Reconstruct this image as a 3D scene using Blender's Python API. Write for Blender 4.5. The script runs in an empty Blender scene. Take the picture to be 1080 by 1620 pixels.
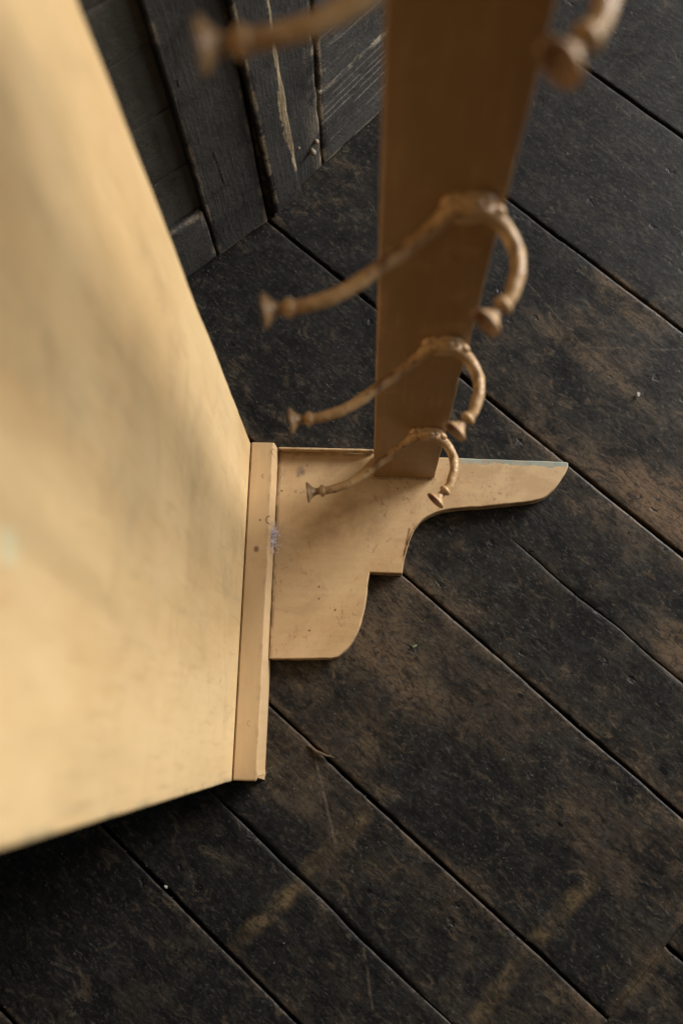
import bpy, bmesh, math, random
from mathutils import Vector, Matrix, noise
random.seed(7)
R = math.radians
U = 0.75                       # measured units -> metres
SC = bpy.context.scene
COL = SC.collection

# ------------------------------------------------------------------ camera
cd = bpy.data.cameras.new('camera')
cam = bpy.data.objects.new('camera', cd)
COL.objects.link(cam)
SC.camera = cam
cr = Vector((0.99918, 0.03107, -0.02591))
cu = Vector((-0.02414, 0.97181, 0.23452))
cb = Vector((0.03247, -0.2337, 0.97177))
m = Matrix((cr, cu, cb)).transposed().to_4x4()
m.translation = Vector((0.0, -0.345, 1.25)) * U
cam.matrix_world = m
cd.sensor_fit = 'VERTICAL'
cd.sensor_height = 36.0
cd.sensor_width = 24.0
cd.lens = 33.33
cd.clip_start = 0.01
cd.clip_end = 100
cd.dof.use_dof = True
cd.dof.focus_distance = 1.245 * U
cd.dof.aperture_fstop = 4.2

# ------------------------------------------------------------------ world, window light and added fill
w = bpy.data.worlds.new('World')
SC.world = w
w.use_nodes = True
w.node_tree.nodes['Background'].inputs[0].default_value = (0.80, 0.90, 1.0, 1)
w.node_tree.nodes['Background'].inputs[1].default_value = 0.02
WINDOW_AND_FILL = [('window_light', 39, 20, 3.2, 1.6, 1.2, 188), ('side_fill_light', 8, 22, 3.4, 1.2, 1.2, 28)]  # second lamp is an unseen fill, added to lift the rail's shadow
for nm, az, el, dist, sx, sy, en in WINDOW_AND_FILL:
    az, el = R(az), R(el)
    ld = bpy.data.lights.new(nm, 'AREA')
    ld.shape = 'RECTANGLE'
    ld.size, ld.size_y = sx, sy
    ld.energy = en
    ld.color = (1.0, 0.972, 0.925)
    lo = bpy.data.objects.new(nm, ld)
    COL.objects.link(lo)
    dv = Vector((math.cos(az) * math.cos(el), math.sin(az) * math.cos(el), math.sin(el)))
    lo.location = Vector((0.0, -0.1, 0.1)) + dv * dist
    lo.rotation_euler = dv.to_track_quat('Z', 'Y').to_euler()
SC.view_settings.view_transform = 'Standard'
SC.view_settings.look = 'None'
SC.view_settings.exposure = 0.0
SC.view_settings.gamma = 1.0

# ------------------------------------------------------------------ node helpers
class NT:
    def __init__(s, name):
        s.m = bpy.data.materials.new(name)
        s.m.use_nodes = True
        s.t = s.m.node_tree
        s.t.nodes.clear()
        s.out = s.t.nodes.new('ShaderNodeOutputMaterial')
        s.b = s.t.nodes.new('ShaderNodeBsdfPrincipled')
        s.t.links.new(s.b.outputs[0], s.out.inputs[0])
        tc = s.t.nodes.new('ShaderNodeTexCoord')
        s.obj = tc.outputs['Object']
        s.rnd = None
    def put(s, sock, v):
        if isinstance(v, bpy.types.NodeSocket):
            s.t.links.new(v, sock)
        elif isinstance(v, (tuple, list)) and len(v) == 3 and sock.type == 'RGBA':
            sock.default_value = (*v, 1)
        else:
            sock.default_value = v
    def math(s, op, a, b=0.0, c=None, clamp=False):
        n = s.t.nodes.new('ShaderNodeMath')
        n.operation = op
        n.use_clamp = clamp
        s.put(n.inputs[0], a)
        s.put(n.inputs[1], b)
        if c is not None:
            s.put(n.inputs[2], c)
        return n.outputs[0]
    def vmath(s, op, a, b):
        n = s.t.nodes.new('ShaderNodeVectorMath')
        n.operation = op
        s.put(n.inputs[0], a)
        s.put(n.inputs[1], b)
        return n.outputs[0]
    def sep(s, v):
        n = s.t.nodes.new('ShaderNodeSeparateXYZ')
        s.put(n.inputs[0], v)
        return n.outputs
    def noise(s, v, scale, detail=4, rough=0.55, dist=0.0, st=(1, 1, 1), color=False):
        n = s.t.nodes.new('ShaderNodeTexNoise')
        s.put(n.inputs['Vector'], s.vmath('MULTIPLY', v, st))
        n.inputs['Scale'].default_value = scale
        n.inputs['Detail'].default_value = detail
        n.inputs['Roughness'].default_value = rough
        n.inputs['Distortion'].default_value = dist
        return n.outputs['Color' if color else 'Fac']
    def voro(s, v, scale, st=(1, 1, 1), rnd=1.0):
        n = s.t.nodes.new('ShaderNodeTexVoronoi')
        s.put(n.inputs['Vector'], s.vmath('MULTIPLY', v, st))
        n.inputs['Scale'].default_value = scale
        n.inputs['Randomness'].default_value = rnd
        return n.outputs['Distance'], n.outputs['Color']
    def ss(s, v, a, b, lo=0.0, hi=1.0):
        n = s.t.nodes.new('ShaderNodeMapRange')
        n.interpolation_type = 'SMOOTHSTEP'
        s.put(n.inputs[0], v)
        n.inputs[1].default_value = a
        n.inputs[2].default_value = b
        n.inputs[3].default_value = lo
        n.inputs[4].default_value = hi
        return n.outputs[0]
    def mix(s, f, a, b, mode='MIX'):
        n = s.t.nodes.new('ShaderNodeMix')
        n.data_type = 'RGBA'
        n.blend_type = mode
        s.put(n.inputs[0], f)
        s.put(n.inputs[6], a)
        s.put(n.inputs[7], b)
        return n.outputs[2]
    def mul(s, a, b):
        return s.math('MULTIPLY', a, b)
    def seg(s, x, y, A, B, wd, soft=None):
        """mask of a line from A to B in the x-y plane of the object, half-width wd"""
        soft = soft or wd
        d = (B[0] - A[0], B[1] - A[1])
        L = math.hypot(*d)
        d = (d[0] / L, d[1] / L)
        rx = s.math('SUBTRACT', x, A[0])
        ry = s.math('SUBTRACT', y, A[1])
        al = s.math('ADD', s.mul(rx, d[0]), s.mul(ry, d[1]))
        ac = s.math('ABSOLUTE', s.math('SUBTRACT', s.mul(rx, d[1]), s.mul(ry, d[0])))
        k = s.ss(ac, wd, wd + soft, 1, 0)
        k = s.mul(k, s.ss(al, -soft, soft))
        return s.mul(k, s.ss(al, L - soft, L + soft, 1, 0))
    def blob(s, x, y, c, rx, ry):
        dx = s.math('DIVIDE', s.math('SUBTRACT', x, c[0]), rx)
        dy = s.math('DIVIDE', s.math('SUBTRACT', y, c[1]), ry)
        r2 = s.math('ADD', s.mul(dx, dx), s.mul(dy, dy))
        return s.ss(r2, 0.0, 1.0, 1, 0)
    def random(s):
        return s.t.nodes.new('ShaderNodeObjectInfo').outputs['Random']
    def attr(s, name):
        n = s.t.nodes.new('ShaderNodeAttribute')
        n.attribute_name = name
        return n.outputs['Fac']
    def bump(s, h, strength, dist, prev=None):
        n = s.t.nodes.new('ShaderNodeBump')
        n.inputs['Strength'].default_value = strength
        n.inputs['Distance'].default_value = dist
        s.put(n.inputs['Height'], h)
        if prev is not None:
            s.put(n.inputs['Normal'], prev)
        return n.outputs[0]
    def done(s, color, rough, normal=None, spec=0.5):
        s.put(s.b.inputs['Base Color'], color)
        s.put(s.b.inputs['Roughness'], rough)
        s.b.inputs['Specular IOR Level'].default_value = spec
        if normal is not None:
            s.put(s.b.inputs['Normal'], normal)
        return s.m

# ------------------------------------------------------------------ materials
HOLES = [((0.046, 0.604), .0036), ((0.525, -0.041), .0046), ((0.002, 0.418), .0045), ((0.333, -0.089), .0032), ((0.299, -0.024), .0026), ((0.346, -0.396), .0034), ((0.476, -0.352), .0034), ((0.493, -0.342), .0026), ((0.469, -0.178), .003), ((0.449, -0.197), .0026), ((0.25, 0.30), .003), ((0.60, -0.37), .004)]
def mat_floor():
    n = NT('old_floorboards')
    x, y, z = n.sep(n.obj)
    rv = n.mul(n.random(), 37.0)
    comb = n.t.nodes.new('ShaderNodeCombineXYZ')
    n.put(comb.inputs[0], rv)
    n.put(comb.inputs[2], rv)
    p = n.vmath('ADD', n.obj, comb.outputs[0])
    big = n.noise(n.obj, 4.2, 5, 0.55, 0.4, (0.75, 1, 1))
    big = n.math('ADD', n.mul(big, 0.55), n.mul(n.noise(p, 5.0, 5, 0.55, 0.4, (0.6, 1, 1)), 0.45))
    mott = n.noise(p, 26, 8, 0.68, 0.6, (0.7, 1, 1))
    fine = n.noise(p, 130, 6, 0.7, 0.3, (0.45, 1, 1))
    grain = n.noise(p, 1.0, 5, 0.65, 0.8, (22, 420, 60))
    grain2 = n.noise(p, 1.0, 4, 0.6, 0.5, (9, 120, 60))
    # worn brown regions
    v = n.math('ADD', n.mul(big, 0.6), n.mul(mott, 0.42))
    for c, rx, ry, k in [((0.24, 0.19), 0.20, 0.07, .11), ((0.30, 0.25), 0.12, 0.05, .11), ((0.322, 0.24), 0.10, 0.05, .16), ((0.092, 0.434), 0.11, 0.028, .20), ((0.10, 0.36), 0.14, 0.06, .06), ((0.452, 0.10), 0.07, 0.05, .20), ((0.10, 0.335), 0.16, 0.02, .12),
                         ((0.35, 0.07), 0.16, 0.07, .07), ((0.15, -0.17), 0.26, 0.04, .10), ((0.22, -0.26), 0.06, 0.04, .09),
                         ((0.17, -0.36), 0.09, 0.06, .06), ((0.52, -0.17), 0.10, 0.05, .07), ((0.06, 0.02), 0.10, 0.05, .05),
                         ((0.45, -0.31), 0.07, 0.05, .06), ((0.17, -0.47), 0.08, 0.05, .06), ((0.10, 0.44), 0.10, .05, .05)]:
        v = n.math('ADD', v, n.mul(n.blob(x, y, (c[0] * U * 1.0, c[1] * U * 1.0), rx * U, ry * U), k))
    for c, rx, ry, k in [((-0.25, 0.62), 0.5, 0.32, .26), ((-0.05, 0.40), 0.12, 0.10, .06), ((-0.25, 0.12), 0.28, 0.20, .13), ((-0.15, -0.62), 0.40, 0.25, .15), ((0.32, -0.23), 0.10, 0.08, .10),
                         ((-0.15, 0.45), 0.25, 0.2, .06), ((0.40, -0.42), 0.10, .07, .07), ((0.22, -0.42), 0.06, .05, .08), ((0.55, -0.30), 0.12, .10, .07)]:
        v = n.math('SUBTRACT', v, n.mul(n.blob(x, y, (c[0] * U, c[1] * U), rx * U, ry * U), k))
    e = n.attr('edge')
    v = n.math('ADD', v, n.mul(e, n.math('SUBTRACT', n.mul(mott, 0.5), 0.16)))
    brown = n.ss(v, 0.44, 0.70)
    tan = n.ss(v, 0.60, 0.84)
    col = n.mix(brown, (0.0170, 0.0163, 0.0156), (0.088, 0.064, 0.042))
    col = n.mix(tan, col, (0.150, 0.096, 0.057))
    col = n.mix(n.mul(n.ss(mott, 0.50, 0.34), 0.7), col, (0.0095, 0.0095, 0.010))
    m2 = n.noise(p, 62, 8, 0.72, 1.4, (0.55, 1, 1))
    m3 = n.noise(n.obj, 38, 7, 0.70, 2.2, (0.8, 1, 1))
    col = n.mix(n.mul(n.ss(m2, 0.475, 0.41), 0.62), col, (0.0062, 0.0062, 0.0066))
    col = n.mix(n.mul(n.ss(m2, 0.55, 0.63), n.ss(v, 0.30, 0.55, 0.22, 0.62)), col, (0.120, 0.086, 0.055))
    col = n.mix(n.mul(n.ss(m3, 0.55, 0.62), 0.30), col, (0.058, 0.056, 0.048))
    m4 = n.noise(p, 210, 5, 0.7, 1.0, (0.45, 1, 1))
    col = n.mix(n.mul(n.ss(m4, 0.46, 0.40), 0.6), col, (0.006, 0.006, 0.006))
    col = n.mix(n.mul(n.ss(m4, 0.60, 0.66), 0.40), col, (0.14, 0.118, 0.092))
    # wandering hair scratches
    def hair(scale, st, gate_scale, lo_, hi_, k, c, col):
        dn = n.vmath('MULTIPLY', n.vmath('SUBTRACT', n.noise(n.obj, 9, 3, 0.5, color=True), (0.5, 0.5, 0.5)), (0.16, 0.16, 0))
        vn = n.t.nodes.new('ShaderNodeTexVoronoi')
        vn.feature = 'DISTANCE_TO_EDGE'
        n.put(vn.inputs['Vector'], n.vmath('MULTIPLY', n.vmath('ADD', n.obj, dn), st))
        vn.inputs['Scale'].default_value = scale
        g = n.ss(n.noise(n.obj, gate_scale, 4, 0.6), lo_, hi_)
        return n.mix(n.mul(n.mul(n.ss(vn.outputs['Distance'], 0.002, 0.0065, 1, 0), g), k), col, c)
    col = hair(9.0, (0.6, 1.3, 1), 17, 0.56, 0.66, 0.22, (0.13, 0.115, 0.095), col)
    hole_n = n.mul(n.math('SUBTRACT', n.noise(n.obj, 300, 3), 0.5), 0.003)
    for c, r in HOLES:
        mk = n.blob(n.math('ADD', x, hole_n), n.math('ADD', y, hole_n), (c[0] * U, c[1] * U), r * 1.9 * U, r * U)
        col = n.mix(n.ss(mk, 0.1, 0.5), col, (0.005, 0.005, 0.005))
    # dusty grey scuffing
    dust = n.noise(n.obj, 11, 7, 0.72, 1.2, (1, 1, 1))
    col = n.mix(n.mul(n.ss(dust, 0.46, 0.74), 0.24), col, (0.060, 0.057, 0.053))
    # grain
    col = n.mix(n.mul(n.mul(n.ss(grain, 0.54, 0.80), n.ss(mott, 0.42, 0.62)), 0.34), col, (0.115, 0.098, 0.078))
    col = n.mix(n.mul(n.ss(grain, 0.46, 0.28), 0.6), col, (0.008, 0.0075, 0.007))
    col = n.mix(n.mul(n.ss(grain2, 0.5, 0.3), 0.35), col, (0.010, 0.0095, 0.009))
    # rub marks left across the boards
    rub = n.noise(n.obj, 60, 7, 0.78, 0.4, (0.7, 1, 1))
    rb = n.mul(n.ss(rub, 0.40, 0.64), n.ss(n.noise(n.obj, 22, 4, 0.6), 0.36, 0.58))
    rb = n.math('ADD', n.mul(rb, 0.85), 0.12)
    wob = n.mul(n.math('SUBTRACT', n.noise(n.obj, 16, 5, 0.6), 0.5), 0.022)
    xw = n.math('ADD', x, wob)
    for A, B, wd, k in [((0.281, -0.332), (0.272, -0.438), .008, .75), ((0.273, -0.447), (0.270, -0.56), .0065, .55),
                        ((0.536, -0.200), (0.533, -0.315), .008, .45), ((0.535, -0.325), (0.532, -0.43), .008, .42),
                        ((0.650, -0.302), (0.655, -0.2), .003, .5), ((0.205, 0.44), (0.19, 0.49), .006, .4)]:
        mk = n.seg(xw, y, (A[0] * U, A[1] * U), (B[0] * U, B[1] * U), wd * U * 0.5, 0.013 * U)
        col = n.mix(n.mul(n.mul(mk, rb), k * 1.25), col, (0.22, 0.15, 0.075))
    # thin scratches
    for A, B, wd, k in [((0.184, -0.318), (0.279, -0.386), .0012, .5), ((0.383, -0.45), (0.438, -0.495), .0014, .45),
                        ((-0.06, 0.372), (0.094, 0.343), .0006, .40), ((0.094, 0.343), (0.125, 0.37), .0006, .35),
                        ((0.125, 0.37), (0.199, 0.43), .0006, .3), ((0.50, -0.06), (0.53, -0.075), .001, .5),
                        ((0.11, -0.72), (0.16, -0.70), .0016, .4), ((-0.15, 0.62), (0.05, 0.60), .0007, .2),
                        ((0.515, -0.055), (0.545, -0.072), .0008, .3)]:
        mk = n.seg(xw, y, (A[0] * U, A[1] * U), (B[0] * U, B[1] * U), wd * U, 0.0012 * U)
        col = n.mix(n.mul(n.mul(mk, n.ss(rub, 0.34, 0.60)), k * 0.75), col, (0.20, 0.155, 0.105))
    # pale specks of old paint and grit
    sp = n.noise(p, 330, 2, 0.5, 0.6, (0.55, 1, 1))
    gate = n.ss(n.noise(n.obj, 9, 4, 0.6), 0.42, 0.62)
    col = n.mix(n.mul(n.mul(n.ss(sp, 0.645, 0.74), gate), 0.55), col, (0.145, 0.135, 0.125))
    vd, vc = n.voro(n.obj, 95)
    vx = n.sep(vc)
    dot = n.mul(n.ss(vd, 0.05, 0.10, 1, 0), n.ss(vx[0], 0.90, 0.93))
    col = n.mix(n.mul(dot, 0.4), col, (0.22, 0.21, 0.19))
    dis = n.vmath('MULTIPLY', n.vmath('SUBTRACT', n.noise(n.obj, 140, 4, 0.6, color=True), (0.5, 0.5, 0.5)), (0.012, 0.012, 0))
    vd2, vc2 = n.voro(n.vmath('ADD', n.obj, dis), 60, (0.6, 1, 1))
    pit = n.mul(n.ss(vd2, 0.05, 0.20, 1, 0), n.ss(n.sep(vc2)[1], 0.60, 0.95))
    col = n.mix(n.mul(pit, 0.7), col, (0.007, 0.007, 0.007))
    micro = n.noise(p, 400, 3, 0.6, 0.4, (0.5, 1, 1))
    m5 = n.noise(p, 210, 5, 0.7, 1.0, (0.45, 1, 1))
    h = n.math('ADD', n.mul(grain, 0.08), n.math('ADD', n.mul(fine, 0.22), n.mul(micro, 0.08)))
    dent = n.mul(n.ss(m5, 0.40, 0.33), n.ss(n.noise(n.obj, 14, 5, 0.65), 0.42, 0.56))
    h = n.math('SUBTRACT', h, n.mul(dent, 0.55))
    col = n.mix(n.mul(n.ss(micro, 0.52, 0.36), 0.45), col, (0.008, 0.0075, 0.007))
    col = n.mix(n.mul(n.ss(micro, 0.56, 0.72), 0.30), col, (0.10, 0.085, 0.068))
    h = n.math('ADD', h, n.mul(mott, 0.35))
    h = n.math('SUBTRACT', h, n.mul(pit, 0.7))
    nb = n.bump(h, 0.7, 0.0022)
    ro = n.math('ADD', n.mul(mott, 0.30), 0.26)
    return n.done(col, ro, nb, 0.15)

BLUE = (-0.265, 0.835)
DARK_STREAKS = [((-0.160, 0.90), (-0.178, 0.74), .014, .55), ((-0.185, 0.72), (-0.20, 0.60), .010, .35), ((-0.165, 0.26), (-0.172, 0.16), .010, .45),
          ((-0.095, 0.13), (-0.10, 0.06), .006, .5), ((-0.02, 0.62), (-0.05, 0.40), .005, .4), ((-0.075, 0.55), (-0.10, 0.33), .006, .42),
          ((-0.24, 0.55), (-0.25, 0.40), .012, .25), ((-0.30, 0.20), (-0.31, 0.07), .010, .25), ((-0.12, 0.50), (-0.13, 0.40), .008, .35)]
def mat_paint(name, axis='x', kind=''):
    """old cream-buff oil paint over wood; axis = direction of the grain"""
    n = NT(name)
    x, y, z = n.sep(n.obj)
    st = {'x': (0.12, 1, 1), 'y': (1, 0.12, 1), 'z': (1, 1, 0.12)}[axis]
    brush = n.noise(n.obj, 190, 5, 0.6, 0.2, st)
    tone = n.noise(n.obj, 7, 5, 0.6, 0.5, tuple(0.4 if k < 1 else 1 for k in st))
    mid = n.noise(n.obj, 34, 6, 0.65, 0.4)
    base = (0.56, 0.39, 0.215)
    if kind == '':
        base = (0.29, 0.168, 0.074)  # hook rail: its shade is put into the colour, darker than the shared cream
    if kind == 'shelf':
        base = (0.655, 0.475, 0.25)
    col = n.mix(n.ss(tone, 0.35, 0.68), base, (base[0] * .86, base[1] * .80, base[2] * .72))
    col = n.mix(n.mul(n.ss(mid, 0.52, 0.72), 0.35), col, (0.47, 0.275, 0.13))
    col = n.mix(n.mul(n.ss(brush, 0.50, 0.75), 0.32 if kind == 'shelf' else 0.14), col, (0.72, 0.51, 0.29))
    col = n.mix(n.mul(n.ss(brush, 0.46, 0.28), 0.35 if kind == 'shelf' else 0.14), col, (base[0] * .62, base[1] * .55, base[2] * .48))
    # grubby dots and fly specks
    vd, vc = n.voro(n.obj, 120)
    s1 = n.sep(vc)
    dot = n.mul(n.ss(vd, 0.09, 0.17, 1, 0), n.ss(s1[0], *((0.885, 0.90) if kind in ('bracket', 'cleat') else (0.935, 0.95))))
    col = n.mix(n.mul(dot, 0.85), col, (0.10, 0.045, 0.02))
    vd2, vc2 = n.voro(n.obj, 42)
    ring = n.mul(n.ss(n.math('ABSOLUTE', n.math('SUBTRACT', vd2, 0.16)), 0.02, 0.05, 1, 0), n.ss(n.sep(vc2)[1], 0.95, 0.96))
    ring = n.mul(ring, n.ss(mid, 0.45, 0.55))
    col = n.mix(n.mul(ring, 0.6), col, (0.22, 0.11, 0.05))
    e = n.attr('edge')
    col = n.mix(n.mul(n.mul(e, n.ss(n.noise(n.obj, 60, 6, 0.7), 0.46, 0.64)), 0.22 if kind in ('', 'shelf') else 0.8), col, (0.13, 0.08, 0.045))
    bh = n.math('ADD', n.mul(brush, 0.4), n.mul(mid, 0.6))
    if kind == 'shelf':
        sm = n.noise(n.obj, 17, 5, 0.55, 0.7, (1, 1, 0.22))
        sm2 = n.noise(n.obj, 5.5, 3, 0.5, 0.5, (1, 1, 0.5))
        k = n.mul(n.ss(sm, 0.50, 0.72), n.ss(sm2, 0.40, 0.62))
        col = n.mix(n.mul(k, 0.50), col, (0.34, 0.245, 0.125))
        k2 = n.ss(n.noise(n.obj, 60, 4, 0.6, 0.2, (1, 1, 0.10)), 0.60, 0.76)
        col = n.mix(n.mul(k2, 0.25), col, (0.30, 0.25, 0.17))
        # dark streaks down the face and one old drip of blue paint
        for A, B, wd, kk in DARK_STREAKS:
            mk = n.seg(n.math('ADD', y, n.mul(n.math('SUBTRACT', mid, 0.5), 0.02)), z, (A[0] * U, A[1] * U), (B[0] * U, B[1] * U), wd * U, 0.022 * U)
            col = n.mix(n.mul(n.mul(mk, n.ss(mid, 0.36, 0.62)), kk * 0.6), col, (0.27, 0.205, 0.12))
        mk = n.blob(y, z, (BLUE[0] * U, BLUE[1] * U), 0.012 * U, 0.018 * U)
        col = n.mix(n.mul(mk, 0.35), col, (0.50, 0.58, 0.42))
        nf = n.math('SUBTRACT', y, -0.398 * U)
        ed = n.mul(n.ss(nf, 0.001, 0.006, 1, 0), n.ss(n.noise(n.obj, 24, 5, 0.7), 0.48, 0.58))
        col = n.mix(n.mul(ed, 0.4), col, (0.22, 0.22, 0.15))
    if kind == 'bracket':
        # bare blue-green older coat along the outer back edge
        wn = n.mul(n.math('SUBTRACT', n.noise(n.obj, 70, 6, 0.7, 0.3, (0.5, 1, 1)), 0.5), 0.020)
        yy = n.math('ADD', y, wn)
        lim = n.math('MULTIPLY_ADD', x, -0.022, 0.0258 * U)
        k = n.mul(n.ss(n.math('SUBTRACT', yy, lim), -0.0007, 0.0007), n.ss(x, 0.105 * U, 0.125 * U))
        col = n.mix(n.mul(k, 0.92), col, n.mix(n.ss(mid, 0.4, 0.6), (0.245, 0.285, 0.245), (0.33, 0.36, 0.30)))
        wj = n.noise(n.obj, 80, 6, 0.7)
        for A, B, wd, sf, kk in [((-0.1272, 0.034), (-0.1272, -0.25), .0006, .0035, .65), ((-0.002, -0.0012), (0.084, -0.0012), .0006, .0022, .6), ((-0.13, 0.0312), (0.0, 0.0312), .0006, .004, .5)]:
            mk = n.mul(n.seg(x, y, (A[0] * U, A[1] * U), (B[0] * U, B[1] * U), wd * U, sf * U), n.ss(wj, 0.34, 0.60))
            col = n.mix(n.mul(mk, kk), col, (0.13, 0.075, 0.04))
        mk = n.mul(n.seg(n.math('ADD', x, n.mul(n.math('SUBTRACT', wj, 0.5), 0.004)), y, (0.0500 * U, -0.0690 * U), (0.0425 * U, -0.1060 * U), 0.0007 * U, 0.0011 * U), n.ss(wj, 0.36, 0.52))
        col = n.mix(n.mul(mk, 0.85), col, (0.11, 0.06, 0.03))
        # small brown flecks and scuffs over the whole face
        fl = n.noise(n.obj, 230, 3, 0.6, 0.8, (1, 0.7, 1))
        col = n.mix(n.mul(n.mul(n.ss(fl, 0.585, 0.66), n.ss(n.noise(n.obj, 26, 4, 0.6), 0.42, 0.58)), 0.55), col, (0.24, 0.12, 0.06))
        bl = n.noise(n.obj, 20, 6, 0.66, 0.8)
        col = n.mix(n.mul(n.ss(bl, 0.48, 0.66), 0.42), col, (0.36, 0.215, 0.11))
        # brown patch in front of the rail, grey bruise at the inner corner
        for c, rx, ry, kk, cc in [((-0.055, -0.065), 0.075, 0.05, .42, (0.30, 0.165, 0.075)), ((-0.098, 0.004), 0.008, 0.012, .8, (0.12, 0.10, 0.09)),
                                  ((-0.08, 0.02), .06, .02, .22, (0.32, 0.2, 0.12)), ((0.02, -0.11), .03, .03, .3, (0.42, 0.25, 0.12))]:
            mk = n.mul(n.blob(x, y, (c[0] * U, c[1] * U), rx * U, ry * U), n.ss(n.noise(n.obj, 55, 6, 0.7), 0.36, 0.62))
            col = n.mix(n.mul(mk, kk), col, cc)
    if kind == 'cleat':
        # half-moon hammer marks and knots
        for c, r, kk in [((-0.1322, -0.0705), 0.0052, .9), ((-0.1475, -0.1095), 0.0016, .0), ((-0.1435, -0.012), 0.0022, .6), ((-0.131, 0.022), 0.004, .6), ((-0.1440, -0.3287), 0.0035, .3)]:
            dx = n.math('SUBTRACT', x, c[0] * U)
            dy = n.math('SUBTRACT', y, c[1] * U)
            rr = n.math('SQRT', n.math('ADD', n.mul(dx, dx), n.mul(dy, dy)))
            k = n.ss(n.math('ABSOLUTE', n.math('SUBTRACT', rr, r * U)), 0.00025, 0.0008, 1, 0)
            k = n.mul(k, n.ss(dx, 0.0012, -0.0008))
            col = n.mix(n.mul(k, kk), col, (0.13, 0.06, 0.025))
        mk = n.blob(x, y, (-0.1480 * U, -0.1095 * U), .0045 * U, .0055 * U)
        col = n.mix(n.mul(n.mul(mk, n.ss(mid, 0.40, 0.55)), .85), col, (0.13, 0.07, 0.04))
    nb = n.bump(bh, 0.35, 0.0012)
    ro = n.math('ADD', n.mul(mid, 0.3), 0.32)
    return n.done(col, ro, nb, 0.4)

def mat_darkwood(name, axis='z', base=(0.041, 0.039, 0.037), worn=0.3, streak=0.3, strip=None, gouges=(), rot=None, lines=()):
    """soot-dark painted joinery, objects built in (along wall, out, up) axes"""
    n = NT(name)
    x, y, z = n.sep(n.obj)
    st = (0.07, 1, 1) if axis == 'x' else (1, 1, 0.07)
    grain = n.noise(n.obj, 300, 5, 0.65, 0.3, st)
    broad = n.noise(n.obj, 70, 5, 0.6, 0.5, st)
    mott = n.noise(n.obj, 30, 7, 0.66, 0.5)
    big = n.noise(n.obj, 9, 4, 0.55)
    col = n.mix(n.ss(big, 0.35, 0.7), base, tuple(c * 1.5 for c in base))
    col = n.mix(n.mul(n.ss(mott, 0.52, 0.30), 0.6), col, tuple(c * 0.45 for c in base))
    col = n.mix(n.mul(n.mul(n.ss(grain, 0.54, 0.72), n.ss(broad, 0.42, 0.66)), streak), col, (0.20, 0.17, 0.145))
    e = n.attr('edge')
    k = n.mul(e, n.ss(mott, 0.47, 0.58))
    col = n.mix(n.mul(k, worn), col, (0.27, 0.215, 0.145))
    for A, B, wd in gouges:
        wz = n.math('ADD', x, n.mul(n.math('SUBTRACT', mott, 0.5), 0.010))
        mk = n.seg(wz, z, (A[0] * U, A[1] * U), (B[0] * U, B[1] * U), wd * U, 0.0008)
        col = n.mix(n.mul(mk, n.ss(mott, 0.40, 0.5)), col, (0.006, 0.005, 0.005))
        mk = n.seg(n.math('SUBTRACT', wz, 0.0018), z, (A[0] * U, A[1] * U), (B[0] * U, B[1] * U), wd * U * .3, 0.0008)
        col = n.mix(n.mul(mk, n.ss(mott, 0.44, 0.6)), col, (0.16, 0.14, 0.12))
    for A, B, wd, kk in lines:
        zw = n.math('ADD', z, n.mul(n.math('SUBTRACT', broad, 0.5), 0.006))
        mk = n.mul(n.seg(x, zw, (A[0] * U, A[1] * U), (B[0] * U, B[1] * U), wd * U, 0.0012 * U), n.ss(mott, 0.38, 0.56))
        col = n.mix(n.mul(mk, kk), col, (0.24, 0.215, 0.19))
    if rot:
        k = n.mul(n.ss(x, rot[0] * U, rot[1] * U), n.mul(n.ss(broad, 0.45, 0.58), n.ss(mott, 0.40, 0.60)))
        col = n.mix(n.mul(k, 0.75), col, (0.15, 0.125, 0.095))
        k = n.mul(n.ss(x, rot[0] * U, rot[1] * U), n.ss(broad, 0.46, 0.36))
        col = n.mix(n.mul(k, 0.8), col, (0.008, 0.008, 0.008))
    sp = n.noise(n.obj, 260, 3, 0.6, 0.6)
    col = n.mix(n.mul(n.mul(n.ss(sp, 0.66, 0.74), n.ss(mott, 0.42, 0.6)), 0.4), col, (0.22, 0.20, 0.18))
    if strip:
        # paint worn through to bare timber along one arris; width changes with height
        edge_x, pts = strip
        wn = n.mul(n.math('SUBTRACT', n.noise(n.obj, 60, 7, 0.75, 0.2, (1, 1, 0.40)), 0.5), 0.026)
        wd = n.ss(z, 0.03 * U, 0.20 * U, 0.0015, 0.0105)
        wd2 = n.ss(z, 0.24 * U, 0.36 * U, 0.0, 0.0055)
        lim = n.math('SUBTRACT', n.math('ADD', wd, wn), wd2)
        dist = n.math('SUBTRACT', n.math('MULTIPLY_ADD', z, -0.033, edge_x), x)
        k = n.ss(n.math('SUBTRACT', lim, dist), -0.0007, 0.0007)
        k = n.mul(k, n.ss(z, 0.025 * U, 0.045 * U))
        wood = n.mix(n.ss(grain, 0.35, 0.65), (0.135, 0.10, 0.060), (0.30, 0.235, 0.145))
        col = n.mix(k, col, wood)
    h = n.math('ADD', n.mul(grain, 0.4), n.math('ADD', n.mul(mott, 0.9), n.mul(sp, 0.3)))
    nb = n.bump(h, 0.9, 0.0028)
    ro = n.math('ADD', n.mul(mott, 0.3), 0.35)
    return n.done(col, ro, nb, 0.45)

def mat_plain(name, c, ro=0.8, var=0.3, scale=60):
    n = NT(name)
    k = n.noise(n.obj, scale, 5, 0.6)
    col = n.mix(n.ss(k, 0.3, 0.7), tuple(a * (1 - var) for a in c), tuple(a * (1 + var) for a in c))
    return n.done(col, ro, n.bump(k, 0.4, 0.001), 0.3)

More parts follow.
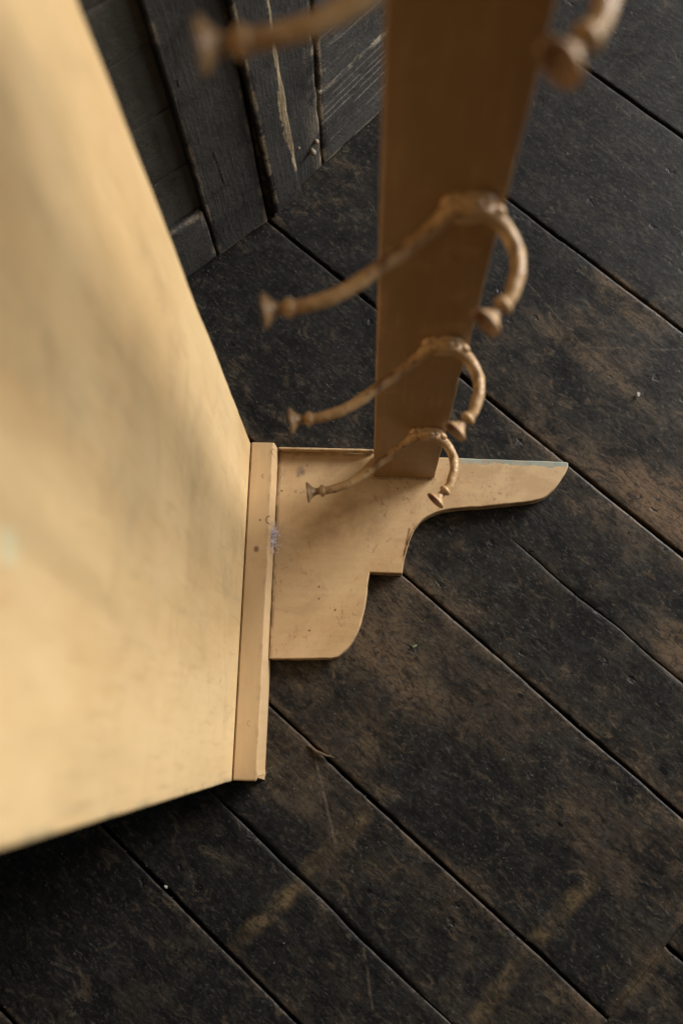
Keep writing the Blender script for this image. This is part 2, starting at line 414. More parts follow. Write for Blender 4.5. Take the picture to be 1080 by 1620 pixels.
def mat_hook():
    n = NT('painted_cast_hook')
    lump = n.noise(n.obj, 120, 5, 0.6, 0.4)
    big = n.noise(n.obj, 30, 4, 0.55)
    col = n.mix(n.ss(big, 0.35, 0.7), (0.53, 0.34, 0.165), (0.37, 0.22, 0.105))
    k = n.ss(lump, 0.52, 0.66)
    col = n.mix(n.mul(k, 0.8), col, (0.15, 0.07, 0.035))
    e = n.attr('edge')
    col = n.mix(n.mul(e, n.ss(lump, 0.30, 0.50)), col, (0.13, 0.055, 0.025))
    nb = n.bump(lump, 0.55, 0.0025)
    return n.done(col, 0.38, nb, 0.45)

M_FLOOR = mat_floor()
M_SUB = mat_plain('dark_underfloor', (0.006, 0.006, 0.006))
M_SHELF = mat_paint('cream_paint_shelf', 'z', 'shelf')
M_RAIL = mat_paint('cream_paint_rail_shaded', 'z')
M_BRK = mat_paint('cream_paint_bracket', 'x', 'bracket')
M_CLEAT = mat_paint('cream_paint_cleat', 'y', 'cleat')
M_HOOK = mat_hook()
M_SCREW = mat_plain('painted_screw', (0.40, 0.25, 0.13), 0.5)
M_DOOR = mat_darkwood('dark_door_paint', 'z', worn=0.55, streak=0.10, gouges=[((0.0865, 0.225), (0.0895, 0.150), 0.0009), ((0.066, 0.373), (0.067, 0.361), 0.0012), ((0.113, 0.09), (0.117, 0.07), .0005)])
M_DOORRAIL = mat_darkwood('dark_door_rail', 'x', base=(0.050, 0.048, 0.045), worn=0.6, streak=0.55)
M_DOORPANEL = mat_darkwood('dark_door_panel', 'x', base=(0.066, 0.062, 0.053), worn=0.2, streak=0.45)
M_STRIP = mat_darkwood('dark_cover_strip', 'z', base=(0.030, 0.028, 0.026), worn=0.95, streak=0.15, strip=(-0.0065 * U, None))
M_JAMB = mat_darkwood('dark_jamb', 'z', base=(0.030, 0.0285, 0.027), worn=0.9, streak=0.45, rot=(0.012, 0.045))
M_BOARD = mat_darkwood('dark_weathered_board', 'x', base=(0.046, 0.043, 0.040), worn=0.9, streak=0.95, lines=[((0.055, 0.047), (0.20, 0.058), .0007, .5), ((0.056, 0.078), (0.20, 0.088), .0008, .7), ((0.054, 0.098), (0.22, 0.106), .0009, .85), ((0.06, 0.112), (0.2, 0.119), .0007, .8), ((0.058, 0.125), (0.22, 0.131), .0006, .6), ((0.07, 0.141), (0.18, 0.146), .0016, .5), ((0.06, 0.20), (0.2, 0.206), .0006, .5), ((0.06, 0.26), (0.22, 0.255), .0008, .4), ((0.08, 0.235), (0.2, 0.232), .0006, .5)])
M_NAIL = mat_plain('old_nail', (0.22, 0.18, 0.13), 0.6)
M_FLAKE = mat_plain('white_paint_flake', (0.42, 0.41, 0.35), 0.7, 0.1)
M_LINT = mat_plain('grey_lint', (0.58, 0.54, 0.62), 0.9, 0.3)
M_DEBRIS = mat_plain('pale_grit', (0.13, 0.12, 0.10), 0.8, 0.5, 30)
M_SPLINTER = mat_plain('wood_splinter', (0.12, 0.08, 0.048), 0.7, 0.5, 200)
M_LEAF = mat_plain('green_crumb', (0.20, 0.24, 0.12), 0.8, 0.4)

# ------------------------------------------------------------------ object helpers
def link(name, bm, mat, parent=None, smooth=False):
    bmesh.ops.recalc_face_normals(bm, faces=bm.faces)
    me = bpy.data.meshes.new(name)
    bm.to_mesh(me)
    bm.free()
    o = bpy.data.objects.new(name, me)
    COL.objects.link(o)
    if mat:
        me.materials.append(mat)
    if smooth:
        for p in me.polygons:
            p.use_smooth = True
    o.parent = parent
    return o

def thing(name, label, cat, loc=(0, 0, 0), rotz=0, group=None):
    o = bpy.data.objects.new(name, None)
    o.empty_display_size = 0.05
    COL.objects.link(o)
    o.location = loc
    o.rotation_euler = (0, 0, rotz)
    o['label'] = label
    o['category'] = cat
    if group:
        o['group'] = group
    return o

def jit(v, a, f):
    return noise.noise_vector(Vector(v) * f) * a

def slab(bm, x0, x1, y0, y1, z0, z1, seg=(1, 1, 1), bev=0.0015, wear=0.0, wf=60):
    """box with subdivided, bevelled and slightly worn edges; marks edge strip in layer 'edge'"""
    def axis(a, b, k):
        e = min(bev * 1.0, (b - a) * 0.3)
        e2 = min(0.006, (b - a) * 0.35)
        return sorted(set([a, a + e] + ([a + e2] if e2 > e else []) + [a + e2 + (b - a - 2 * e2) * i / k for i in range(1, k)] + ([b - e2] if e2 > e else []) + [b - e, b]))
    X, Y, Z = axis(x0, x1, seg[0]), axis(y0, y1, seg[1]), axis(z0, z1, seg[2])
    lay = bm.verts.layers.float.get('edge') or bm.verts.layers.float.new('edge')
    V = {}
    nx, ny, nz = len(X), len(Y), len(Z)
    def vert(i, j, k):
        if (i, j, k) in V:
            return V[(i, j, k)]
        p = Vector((X[i], Y[j], Z[k]))
        b = [i in (0, nx - 1), j in (0, ny - 1), k in (0, nz - 1)]
        near = [i in (0, 1, nx - 2, nx - 1), j in (0, 1, ny - 2, ny - 1), k in (0, 1, nz - 2, nz - 1)]
        cnt = sum(b)
        c = Vector(((x0 + x1) / 2, (y0 + y1) / 2, (z0 + z1) / 2))
        if cnt >= 2:
            for q in range(3):
                if b[q]:
                    p[q] += (bev * (0.30 if cnt == 2 else 0.42)) * (1 if c[q] > p[q] else -1)
        if wear and sum(near) >= 2:
            d = noise.noise(p * wf) * wear + max(0, noise.noise(p * wf * .4 + Vector((9, 3, 1))) - 0.25) * wear * 2.5
            for q in range(3):
                if near[q]:
                    p[q] += abs(d) * (1 if c[q] > p[q] else -1)
        v = bm.verts.new(p)
        v[lay] = 1.0 if sum(near) >= 2 else 0.0
        V[(i, j, k)] = v
        return v
    def face(*ids):
        bm.faces.new([vert(*t) for t in ids])
    for i in range(nx - 1):
        for j in range(ny - 1):
            for k in (0, nz - 1):
                face((i, j, k), (i + 1, j, k), (i + 1, j + 1, k), (i, j + 1, k))
        for k in range(nz - 1):
            for j in (0, ny - 1):
                face((i, j, k), (i + 1, j, k), (i + 1, j, k + 1), (i, j, k + 1))
    for j in range(ny - 1):
        for k in range(nz - 1):
            for i in (0, nx - 1):
                face((i, j, k), (i, j + 1, k), (i, j + 1, k + 1), (i, j, k + 1))

def tube(bm, pts, rad, sides=14, cap=True):
    pts = [Vector(p) for p in pts]
    rings = []
    up = Vector((0, 0, 1))
    for i, p in enumerate(pts):
        t = (pts[min(i + 1, len(pts) - 1)] - pts[max(i - 1, 0)]).normalized()
        ref = up if abs(t.z) < 0.95 else Vector((1, 0, 0))
        a = t.cross(ref).normalized()
        b = a.cross(t).normalized()
        rings.append([bm.verts.new(p + (a * math.cos(2 * math.pi * k / sides) + b * math.sin(2 * math.pi * k / sides)) * rad[i]) for k in range(sides)])
    for r0, r1 in zip(rings, rings[1:]):
        for k in range(sides):
            bm.faces.new((r0[k], r0[(k + 1) % sides], r1[(k + 1) % sides], r1[k]))
    if cap:
        bm.faces.new(rings[0])
        bm.faces.new(rings[-1])

def spline(P, n=8):
    P = [Vector(p) for p in P]
    out = []
    for i in range(len(P) - 1):
        p0, p1, p2, p3 = P[max(i - 1, 0)], P[i], P[i + 1], P[min(i + 2, len(P) - 1)]
        for k in range(n):
            t = k / n
            out.append(0.5 * ((2 * p1) + (p2 - p0) * t + (2 * p0 - 5 * p1 + 4 * p2 - p3) * t * t + (3 * p1 - p0 - 3 * p2 + p3) * t ** 3))
    out.append(P[-1])
    return out

# ------------------------------------------------------------------ floor
TH = R(-40.2)
bm = bmesh.new()
slab(bm, -2.2, 2.2, -2.0, 2.0, -0.06, -0.032)
floor = link('floor', bm, M_SUB)
floor['kind'] = 'structure'

def plank(u0, u1, n0, n1, dz, seed, gap=0.0014, crack=None):
    """one floorboard, u along it, n across it (measured units)"""
    u0, u1, n0, n1 = u0 * U, u1 * U, n0 * U + gap, n1 * U - gap
    rnd = random.Random(seed)
    us = [u0, u0 + 0.0015]
    u = u0
    while u < u1 - 0.02:
        inside = -0.75 < u < 0.75
        u += 0.007 if inside else 0.08
        us.append(u)
    us += [u1 - 0.0015, u1]
    us = sorted(set(us))
    W = n1 - n0
    prof = [(0.0, -0.028), (0.0, -0.0016), (0.0002, -0.0006), (0.0006, -0.0001), (0.0030, 0), (0.011, 0)]
    k = 5
    mids = [(0.011 + (W - 0.022) * i / k, 0) for i in range(1, k)]
    if crack:
        cc = crack[0] * U - n0
        mids = [q for q in mids if abs(q[0] - cc) > 0.012] + [(cc - 0.006, 0), (cc - 0.0016, 0), (cc - 0.0009, -0.001), (cc - 0.0003, -0.006), (cc + 0.0003, -0.006), (cc + 0.0008, -0.001), (cc + 0.0015, 0), (cc + 0.006, 0)]
        mids.sort(key=lambda q: q[0])
    prof = prof + mids + [(W - a, b) for a, b in reversed(prof)]
    bm = bmesh.new()
    lay = bm.verts.layers.float.new('edge')
    chips = [(rnd.uniform(-0.7, 0.7), rnd.choice((0, 1)), rnd.uniform(0.012, 0.05), rnd.uniform(0.0008, 0.0022)) for _ in range(7)]
    rows = []
    for u in us:
        row = []
        for q, (a, h) in enumerate(prof):
            side = 0 if a < W / 2 else 1
            d = min(a, W - a)
            f = max(0.0, 1 - d / 0.008)
            wob = noise.noise(Vector((u * 14, seed * 3.1 + side * 7, 0))) * 0.0011 + noise.noise(Vector((u * 80, seed * 3.1 + side * 7, 5))) * 0.0004
            if h > -0.02:
                for cu_, cs, cl, cdp in chips:
                    if cs == side and abs(u - cu_) < cl:
                        wob += cdp * (1 - (abs(u - cu_) / cl) ** 2) * (0.6 + 0.6 * noise.noise(Vector((u * 120, seed, 2))))
            inner = crack and 5 < q < len(prof) - 6 and h < 0
            if inner:
                h = h * max(0.0, min(1.0, (u / U - crack[1]) / 0.06)) * crack[2] * max(0.15, min(1.0, 0.75 + 1.1 * noise.noise(Vector((u * 9, seed, 8)))))
            if crack and abs(a - crack[0] * U + n0) < 0.005:
                wob = noise.noise(Vector((u * 16, seed * 2.3, 4))) * 0.0022 + noise.noise(Vector((u * 70, seed, 6))) * 0.0006
                f = 1.0
                side = 0
            nn = n0 + a + (wob if side == 0 else -wob) * f
            zz = h + dz + noise.noise(Vector((u * 3, nn * 9, seed))) * 0.0010 + noise.noise(Vector((u * 25, nn * 40, seed + 3))) * 0.0004
            # slight cupping
            zz += -0.0003 * (2 * a / W - 1) ** 2
            v = bm.verts.new((u, nn, zz))
            v[lay] = max(0.0, 1 - d / 0.012)
            row.append(v)
        rows.append(row)
    for r0, r1 in zip(rows, rows[1:]):
        for q in range(len(prof) - 1):
            bm.faces.new((r0[q], r0[q + 1], r1[q + 1], r1[q]))
    bm.faces.new(rows[0])
    bm.faces.new(rows[-1])
    o = link('floor_plank', bm, M_FLOOR, floor, smooth=True)
    o.rotation_euler = (0, 0, TH)
    return o

NS = [-1.60, -1.33, -1.055, -0.797, -0.565, -0.313, -0.0695, 0.1955, 0.4530, 0.7005, 0.95, 1.21, 1.48]
DZ = [0, 0.0006, -0.0006, 0.0, 0.0005, 0.0006, 0.0, 0.0004, -0.0004, 0.0007, 0, 0.0006]
for i in range(len(NS) - 1):
    a, b = NS[i], NS[i + 1]
    if a == -0.313:
        # this board and the next one butt against boards of other widths at the right
        plank(-2.4, 0.6515, a, b, DZ[i], i + 1)
        plank(0.6519, 2.4, -0.2005, b, 0.0004, 42)
        plank(0.6519, 2.4, -0.425, -0.2005, -0.0004, 41)
        plank(0.6519, 2.4, -0.565, -0.425, 0.0002, 43)
    elif a == -0.565:
        plank(-2.4, 0.6515, a, b, DZ[i], i + 1, crack=(-0.4425, 0.10, 1.0))
    elif a == -0.0695:
        plank(-2.4, 2.4, a, b, DZ[i], i + 1, crack=(0.0625, 0.19, 0.5))
    else:
        plank(-2.4, 2.4, a, b, DZ[i], i + 1)

# a lifted splinter beside one joint
bm = bmesh.new()
tube(bm, [(0.170 * U, -0.318 * U, 0.0004), (0.184 * U, -0.3165 * U, 0.0018), (0.197 * U, -0.3115 * U, 0.0026), (0.206 * U, -0.3065 * U, 0.002)], [0.0006, 0.0016, 0.0012, 0.0004], 6)
o = link('splinter', bm, M_SPLINTER, floor)
o.rotation_euler = (0, 0, TH)

# ------------------------------------------------------------------ door and partition
DOORROT = R(39.9)
door = thing('panelled_door', 'soot-dark old panelled door with wide stile, seen behind the cream rack', 'door', (-0.2722 * U, 0.2967 * U, 0), DOORROT)
def wpart(name, parent, mat, x0, x1, y0, y1, z0, z1, seg=(2, 1, 24), bev=0.002, wear=0.0012, wf=45):
    bm = bmesh.new()
    slab(bm, x0 * U, x1 * U, y0 * U, y1 * U, z0 * U, z1 * U, seg, bev, wear, wf)
    return link(name, bm, mat, parent)
# local axes: x along the wall, -y towards the room
wpart('stile', door, M_DOOR, 0.0545, 0.1435, 0.0, 0.045, 0.004, 1.5)
wpart('bottom_rail', door, M_DOORRAIL, -0.42, 0.0525, 0.001, 0.044, 0.004, 0.124, (24, 1, 4))
zb = 0.118
rd = random.Random(5)
while zb < 1.45:
    hb = rd.uniform(0.075, 0.115)
    wpart('panel_board', door, M_DOORPANEL, -0.42, 0.060, 0.012 + rd.uniform(-.0015, .0015), 0.026, zb, zb + hb - 0.0015, (14, 1, 3), 0.0016, 0.0012, 50)
    zb += hb
wpart('stile', door, M_DOOR, -0.512, -0.422, 0.0, 0.045, 0.004, 1.5)

part = thing('boarded_partition', 'dark weathered boarded partition with upright cover strip beside the door', 'wall', (-0.1178 * U, 0.4446 * U, 0), R(48.0))
def strip_mesh():
    bm = bmesh.new()
    slab(bm, -0.0590 * U, -0.0085 * U, -0.014 * U, -0.0002, 0.002 * U, 1.5 * U, (4, 1, 60), 0.002, 0.0016, 40)
    for v in bm.verts:
        # leans slightly and its foot is chopped off at a slant
        v.co.x -= v.co.z * 0.033
        if v.co.z < 0.02:
            t = (v.co.x + 0.0590 * U) / (0.05 * U)
            if v.co.y < -0.004:
                v.co.z += 0.011 + 0.004 * t
                v.co.y += 0.001
    return bm
link('cover_strip', strip_mesh(), M_STRIP, part)
wpart('jamb', part, M_JAMB, -0.062, 0.0505, 0.0, 0.05, 0.002, 1.5, (3, 1, 60), 0.003, 0.0026, 55)
wpart('board', part, M_BOARD, 0.0522, 1.2, 0.001, 0.03, 0.003, 0.163, (60, 1, 5), 0.002, 0.0016, 50)
wpart('board', part, M_BOARD, 0.0522, 1.2, -0.0012, 0.03, 0.1665, 0.36, (60, 1, 5), 0.002, 0.0016, 50)
wpart('board', part, M_BOARD, 0.0522, 1.2, 0.0005, 0.03, 0.3625, 0.60, (60, 1, 5), 0.002, 0.0016, 50)
wpart('board', part, M_BOARD, 0.0522, 1.2, 0.000, 0.03, 0.603, 0.85, (60, 1, 5), 0.002, 0.0016, 50)
def nail(x, z, r, out):
    bm = bmesh.new()
    tube(bm, [(x * U, 0.0, z * U), (x * U, -out * .6, z * U), (x * U, -out, z * U)], [r * .95, r, r * .75], 10)
    return link('nail', bm, M_NAIL, part, True)
nail(0.0275, 0.066, 0.0034, 0.006)
nail(0.0375, 0.078, 0.0028, 0.004)
nail(0.006, 0.095, 0.0016, 0.001)

# ------------------------------------------------------------------ the coat rack, stood on its end
rack = thing('coat_rack', 'cream painted wooden coat rack stood on end with shelf, shaped bracket and hooks', 'coat rack')
bm = bmesh.new()
slab(bm, -0.1875 * U, -0.1632 * U, -0.3985 * U, 0.0352 * U, 0.0005, 1.3645 * U, (1, 14, 60), 0.0014, 0.0005, 30)
link('shelf', bm, M_SHELF, rack)

# cleat between shelf and bracket
def cleat_mesh():
    bm = bmesh.new()
    lay = bm.verts.layers.float.new('edge')
    prof = [(-0.1618, 0.0008), (-0.1618, 0.0535), (-0.1612, 0.0548), (-0.1600, 0.0552), (-0.150, 0.0553), (-0.140, 0.0553), (-0.1342, 0.0553), (-0.1330, 0.0549), (-0.1324, 0.0536), (-0.1302, 0.032), (-0.1284, 0.0008)]
    ys = [-0.3972, -0.3962, -0.3945] + [-0.39 + (0.0325 + 0.39) * i / 70 for i in range(70)] + [0.0332, 0.0342, 0.0346]
    rows = []
    for j, yv in enumerate(ys):
        e = 0
        if j == 0 or j == len(ys) - 1:
            e = 0.0012
        elif j == 1 or j == len(ys) - 2:
            e = 0.0003
        row = []
        for q, (x, z) in enumerate(prof):
            xx, zz, y2 = x, z, yv
            if q > 0 and z > 0.05:
                zz -= e
            if q >= 6 and q < 10:
                dd = 0.0006 * noise.noise(Vector((yv * 60, q * .2, 1))) + 0.0005 * noise.noise(Vector((yv * 180, q * .2, 4)))
                xx += dd
            if q >= 7 and yv < -0.388:
                y2 = max(yv, -0.3972 + (q - 6) * 0.0022) if q < 10 else yv
                xx += 0.001 * (1 if yv > -0.394 else 0)
            v = bm.verts.new((xx * U, y2 * U, zz * U))
            v[lay] = 0.6 if (q in (1, 2) or (e > 0 and q < 8)) else (0.35 if q in (6, 7) else 0.0)
            row.append(v)
        rows.append(row)
    for r0, r1 in zip(rows, rows[1:]):
        for q in range(len(prof)):
            k = (q + 1) % len(prof)
            bm.faces.new((r0[q], r0[k], r1[k], r1[q]))
    bm.faces.new(rows[0])
    bm.faces.new(rows[-1])
    return bm
link('cleat', cleat_mesh(), M_CLEAT, rack)

# shaped side bracket lying on the floor
def bracket_mesh():
    back = [(-0.1286, 0.0352), (-0.06, 0.0342), (0.0, 0.0330), (0.09, 0.0300), (0.20, 0.0283), (0.2585, 0.0274), (0.2609, 0.0262)]
    nose = spline([Vector((*p, 0)) for p in [(0.2609, 0.0262), (0.2595, 0.0176), (0.2519, 0.0042), (0.2398, -0.0118), (0.2262, -0.0226), (0.2093, -0.0282), (0.1775, -0.0325), (0.1439, -0.0368), (0.1187, -0.0391), (0.0936, -0.0432), (0.0777, -0.0497), (0.0644, -0.0586), (0.0553, -0.0709), (0.0488, -0.0882), (0.0441, -0.107), (0.0408, -0.1300)]], 5)
    step = [(0.02, -0.1301, 0)]
    belly = spline([Vector((*p, 0)) for p in [(-0.0015, -0.1297), (-0.0035, -0.142), (-0.006, -0.1671), (-0.0118, -0.1961), (-0.0218, -0.2209), (-0.0352, -0.2367), (-0.0472, -0.2428), (-0.0839, -0.2446), (-0.1286, -0.2459)]], 6)
    P = [Vector((*p, 0)) for p in back[:-1]] + nose + [Vector(p) for p in step] + belly
    # subdivide and roughen
    Q = []
    for a, b in zip(P, P[1:] + P[:1]):
        d = (b - a).length
        k = max(1, int(d / 0.006))
        for i in range(k):
            Q.append(a + (b - a) * i / k)
    N = len(Q)
    nor = []
    for i in range(N):
        t = (Q[(i + 1) % N] - Q[i - 1]).normalized()
        nor.append(Vector((t.y, -t.x, 0)))
    c = sum(Q, Vector()) / N
    # orientation: outward normals
    area = sum(Q[i].x * Q[(i + 1) % N].y - Q[(i + 1) % N].x * Q[i].y for i in range(N))
    if area < 0:
        nor = [-v for v in nor]
    bm = bmesh.new()
    lay = bm.verts.layers.float.new('edge')
    layers = [(0.0, 0.0010, 0.4), (0.0006, 0.004, 1.0), (0.0, 0.0150, 1.0), (0.0002, 0.0186, 0.9), (-0.0004, 0.0196, 0.8), (-0.0013, 0.0200, 0.1)]
    rings = []
    for off, z, ed in layers:
        ring = []
        for i in range(N):
            p = Q[i] + nor[i] * (off + 0.00045 * noise.noise(Vector((Q[i].x * 90, Q[i].y * 90, z * 60))) + 0.0005 * noise.noise(Vector((Q[i].x * 25, Q[i].y * 25, 3))))
            zz = z
            # crust of paint built up along the concave edge
            d = (Q[i] - Vector((0.0490, -0.088, 0))).length
            if z > 0.0155 and d < 0.032 and Q[i].x > 0.04:
                zz += 0.0040 * (1 - d / 0.032) * (0.7 + 0.8 * noise.noise(Vector((Q[i].y * 160, 0, 1)))) * (1 if off > -0.001 else 0)
                p += nor[i] * 0.0015 * (1 - d / 0.032) * (0.5 + noise.noise(Vector((Q[i].y * 190, 4, 1))))
            v = bm.verts.new((p.x * U, p.y * U, zz * U))
            v[lay] = ed
            ring.append(v)
        rings.append(ring)
    for r0, r1 in zip(rings, rings[1:]):
        for i in range(N):
            k = (i + 1) % N
            bm.faces.new((r0[i], r0[k], r1[k], r1[i]))
    f = bm.faces.new(rings[-1])
    g = bm.faces.new(list(reversed(rings[0])))
    bm.normal_update()
    bmesh.ops.triangulate(bm, faces=[f, g], ngon_method='EAR_CLIP')
    return bm
brk = link('side_bracket', bracket_mesh(), M_BRK, rack)
top = brk.copy()
COL.objects.link(top)
top.location = (0, 0, 1.3645 * U)
top.scale = (1, 1, -1)

bm = bmesh.new()
slab(bm, -0.1284 * U, -0.0005 * U, 0.0322 * U, 0.0357 * U, 0.0204 * U, 0.0335 * U, (20, 1, 1), 0.0007, 0.0004, 80)
link('back_strip', bm, M_BRK, rack)

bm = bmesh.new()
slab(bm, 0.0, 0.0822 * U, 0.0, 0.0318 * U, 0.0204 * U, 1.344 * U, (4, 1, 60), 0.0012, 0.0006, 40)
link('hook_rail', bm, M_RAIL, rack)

# ---- hooks: ordinary hat-and-coat hooks, their plane lies level because the rack is on its end
def lathe(bm, base, d, prof, sides=20):
    d = Vector(d).normalized()
    a = d.cross(Vector((0, 0, 1))).normalized()
    b = a.cross(d).normalized()
    rings = []
    lay = bm.verts.layers.float.new('edge')
    for s_, r_ in prof:
        rings.append([bm.verts.new(Vector(base) + d * s_ + (a * math.cos(2 * math.pi * k / sides) + b * math.sin(2 * math.pi * k / sides)) * r_) for k in range(sides)])
    for r0, r1 in zip(rings, rings[1:]):
        for k in range(sides):
            bm.faces.new((r0[k], r0[(k + 1) % sides], r1[(k + 1) % sides], r1[k]))
    bm.faces.new(rings[0])
    bm.faces.new(rings[-1])
    for q, r in enumerate(rings):
        for v in r:
            v[lay] = 0.9 if q in (10, 11, 12, 13, 14, 15) else (0.5 if q in (4, 5) else 0.0)

def hook_parts():
    def L(p, z=0.0):
        if len(p) > 2:
            z = p[2]
        return Vector((p[0] * U, p[1] * U, z * U))
    bm = bmesh.new()
    la = [(0.0620, -0.0040, 0.020), (0.0500, -0.0052, 0.017), (0.0360, -0.0128, 0.007), (0.0215, -0.0234, 0.001), (0.0021, -0.0383), (-0.0144, -0.0520), (-0.0309, -0.0615), (-0.0445, -0.0668), (-0.0555, -0.0690)]
    pts = spline([L(p) for p in la], 6)
    n_ = len(pts)
    ra = [U * (0.0057 + 0.0030 * max(0, 1 - i / 13) ** 1.5 - 0.0008 * min(1, i / n_ * 1.3) + 0.0004 * noise.noise(Vector((i * .4, 0, 0)))) for i in range(n_)]
    tube(bm, pts, ra, 14)
    lb = [(0.0500, -0.0045, 0.020), (0.0620, -0.0045, 0.019), (0.0745, -0.0075, 0.012), (0.0845, -0.0145, 0.004), (0.0912, -0.0265, 0.0), (0.0920, -0.0410), (0.0876, -0.0570), (0.0838, -0.0640)]
    pts = spline([L(p) for p in lb], 6)
    n_ = len(pts)
    rb = [U * (0.0054 + 0.0030 * max(0, 1 - abs(i - 5) / 11) ** 1.5 - 0.0004 * i / n_ + 0.0004 * noise.noise(Vector((i * .4, 3, 0)))) for i in range(n_)]
    tube(bm, pts, rb, 14)
    arm = bm
    # mounting plate with rounded ends and a swollen middle
    bp_ = bmesh.new()
    ring_def = [(1.0, 0.0), (0.99, -0.0020), (0.92, -0.0042), (0.78, -0.0062), (0.55, -0.0080), (0.25, -0.0090)]
    rings = []
    for s_, yv in ring_def:
        ring = []
        for k in range(36):
            a = 2 * math.pi * k / 36
            ca, sa = math.cos(a), math.sin(a)
            ex = 0.0195 * math.copysign(abs(ca) ** 0.8, ca)
            ez = 0.0175 * math.copysign(abs(sa) ** 0.9, sa)
            ring.append(bp_.verts.new(((0.0590 + ex * s_) * U, (yv + 0.0002) * U, (0.012 + ez * s_) * U)))
        rings.append(ring)
    for r0, r1 in zip(rings, rings[1:]):
        for k in range(36):
            bp_.faces.new((r0[k], r0[(k + 1) % 36], r1[(k + 1) % 36], r1[k]))
    bp_.faces.new(rings[0])
    bp_.faces.new(rings[-1])
    tips = []
    prof = [(0.0, 0.0048), (0.0012, 0.0062), (0.0030, 0.0071), (0.0050, 0.0064), (0.0064, 0.0043), (0.0090, 0.0038), (0.0112, 0.0043), (0.0140, 0.0060), (0.0166, 0.0088), (0.0184, 0.0112), (0.0196, 0.0119), (0.0204, 0.0119), (0.0207, 0.0113), (0.0198, 0.0095), (0.0172, 0.0068), (0.0150, 0.0030)]
    for base, d in [((-0.0545, -0.0690), (-1.0, -0.135)), ((0.0842, -0.0633), (-0.68, -0.74))]:
        t = bmesh.new()
        lathe(t, L(base), (d[0], d[1], 0), [(a * U * 1.0, r * U * 1.0) for a, r in prof])
        tips.append(t)
    bmesh.ops.create_icosphere(arm, subdivisions=3, radius=0.0062 * U, matrix=Matrix.Translation(L((0.0762, -0.0062), 0.0130)) @ Matrix.Diagonal((1.0, 0.8, 1.15, 1)))
    bmesh.ops.create_icosphere(arm, subdivisions=3, radius=0.0056 * U, matrix=Matrix.Translation(L((0.0600, -0.0060), 0.0240)) @ Matrix.Diagonal((1.5, 0.7, 1.0, 1)))
    for v in arm.verts:
        v.co += noise.noise_vector(v.co * 160) * 0.00055
    scr = []
    for sx, sz in ((0.0475, 0.0195), (0.0690, 0.0215)):
        s_ = bmesh.new()
        tube(s_, [L((sx, -0.003), sz), L((sx, -0.0064), sz), L((sx, -0.0078), sz)], [0.0044 * U, 0.0042 * U, 0.0020 * U], 12)
        scr.append(s_)
    return arm, bp_, tips, scr

arm, plate, tips, scr = hook_parts()
hook = link('coat_hook', arm, M_HOOK, rack, True)
hook.location = (0, 0, 0.205 * U)
link('mounting_plate', plate, M_HOOK, hook, True)
for t in tips:
    link('tip', t, M_HOOK, hook, True)
for t in scr:
    link('screw', t, M_SCREW, hook, True)
hk = [(0.4535, 0.5), (0.676, -0.4), (0.920, 0.3), (1.16, -0.2)]
for z, r in hk:
    c = hook.copy()
    COL.objects.link(c)
    c.location = (0, 0, z * U)
    c.rotation_euler = (0, R(r), 0)
    for ch in list(hook.children):
        d = ch.copy()
        COL.objects.link(d)
        d.parent = c

# ------------------------------------------------------------------ small loose things
# lint caught on the cleat
bm = bmesh.new()
rl = random.Random(3)
c0 = Vector((-0.1290 * U, -0.090 * U, 0.040 * U))
for k in range(230):
    a = Vector((rl.gauss(0, .0022), rl.gauss(0, .0062), rl.gauss(0, .004)))
    dvec = Vector((rl.gauss(0, 1), rl.gauss(0, 1.4), rl.gauss(0, 1))).normalized() * rl.uniform(.002, .0055)
    b_ = a + dvec * 0.5 + Vector((rl.gauss(0, .001), rl.gauss(0, .001), rl.gauss(0, .001)))
    tube(bm, [c0 + a, c0 + b_, c0 + a + dvec], [0.00016, 0.0002, 0.00012], 4)
o = link('lint_tuft', bm, M_LINT)
o['label'] = 'small tuft of grey lint caught on the edge of the cream cleat'
o['category'] = 'lint'

def pt(u, n, z=0.0):
    return Vector((u * U, n * U, z)).to_4d().to_3d() if False else Matrix.Rotation(TH, 3, 'Z') @ Vector((u * U, n * U, z))
def flake(u, n, r, seed, mat=M_FLAKE, name='paint_flake'):
    rf = random.Random(seed)
    bm = bmesh.new()
    k = 9
    top, bot = [], []
    for i in range(k):
        a = 2 * math.pi * i / k
        q = r * rf.uniform(.55, 1.15)
        x, y = math.cos(a) * q * 1.25, math.sin(a) * q * .8
        zz = rf.uniform(0, 0.0008)
        top.append(bm.verts.new((x, y, 0.0007 + zz)))
        bot.append(bm.verts.new((x, y, zz * .8)))
    bm.faces.new(top)
    bm.faces.new(bot)
    for i in range(k):
        bm.faces.new((bot[i], bot[(i + 1) % k], top[(i + 1) % k], top[i]))
    o = link(name, bm, mat)
    o.location = pt(u, n, 0.0016)
    o.rotation_euler = (0, 0, rf.uniform(0, 3))
    return o
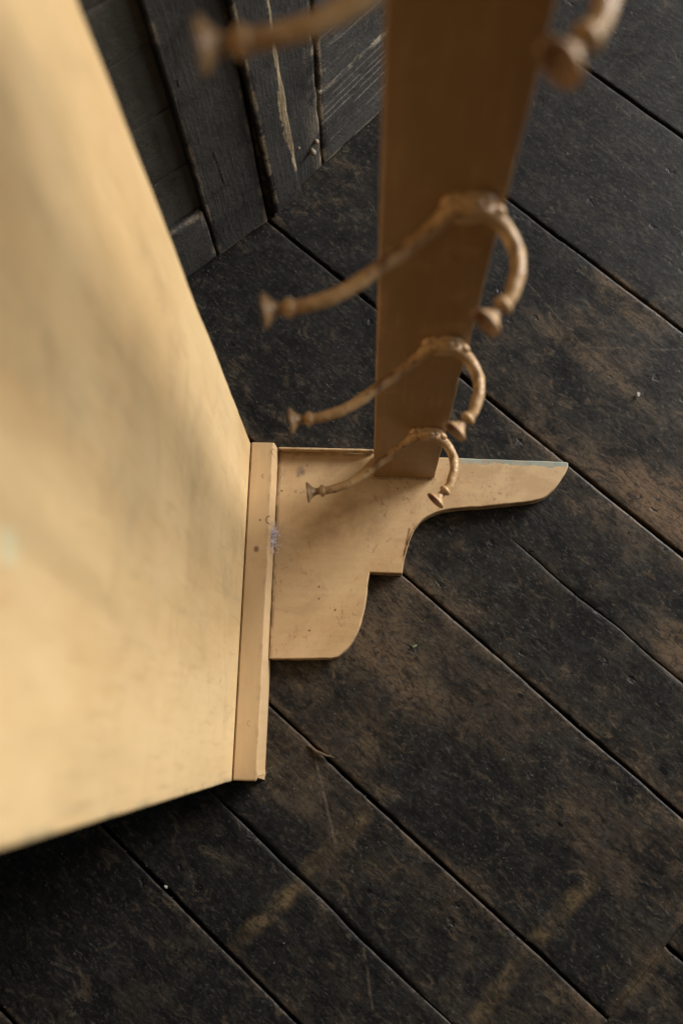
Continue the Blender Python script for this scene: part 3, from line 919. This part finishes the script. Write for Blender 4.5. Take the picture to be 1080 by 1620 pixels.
for (u, n_, r, lab) in [(0.192, 0.336, 0.0024, 'white paint flake on the dark floorboards right of the hooks'),
                        (0.155, -0.5615, 0.0017, 'small pale paint chip beside a floor joint below the shelf')]:
    o = flake(u, n_, r, int(abs(u) * 1000))
    o['label'] = lab
    o['category'] = 'paint flake'
    o['group'] = 'paint flakes on the floor'
o = flake(0.189, -0.132, 0.0022, 77, M_LEAF, 'moss_crumb')
o['label'] = 'tiny green crumb on the floorboard below the bracket'
o['category'] = 'crumb'

# fine grit scattered over the boards
bm = bmesh.new()
rg = random.Random(11)
for k in range(300):
    x, y = rg.uniform(-0.45, 0.45), rg.uniform(-0.62, 0.6)
    s_ = rg.uniform(0.0002, 0.00065) * (1 if rg.random() < .93 else 1.6)
    mt = Matrix.Translation((x, y, 0.0008)) @ Matrix.Rotation(rg.uniform(0, 6), 4, 'Z') @ Matrix.Diagonal((s_ * rg.uniform(.7, 2.0), s_, s_ * .6, 1))
    bmesh.ops.create_icosphere(bm, subdivisions=1, radius=1, matrix=mt)
def grit(x, y, s_):
    mt = Matrix.Translation((x, y, 0.0008)) @ Matrix.Rotation(rg.uniform(0, 6), 4, 'Z') @ Matrix.Diagonal((s_ * rg.uniform(.7, 2.2), s_, s_ * .6, 1))
    bmesh.ops.create_icosphere(bm, subdivisions=1, radius=1, matrix=mt)
for k in range(160):                      # gathered along the foot of the wall
    t_ = rg.uniform(-0.05, 0.42)
    d_ = abs(rg.gauss(0, 0.006)) + 0.002
    grit(-0.2722 * U + t_ * 0.695 * U + d_ * .7, 0.2967 * U + t_ * 0.72 * U - d_ * .7, rg.uniform(.0002, .00055))
for k in range(160):                      # and along the joints
    p_ = pt(rg.uniform(-0.5, 0.7), rg.choice((-0.565, -0.313, -0.0695, 0.1955, 0.453, 0.7005)) + rg.gauss(0, .006))
    grit(p_.x, p_.y, rg.uniform(.0002, .0005))
o = link('floor_grit', bm, M_DEBRIS)
o['kind'] = 'stuff'
o['label'] = 'fine pale grit scattered over the dark floorboards'
o['category'] = 'grit'
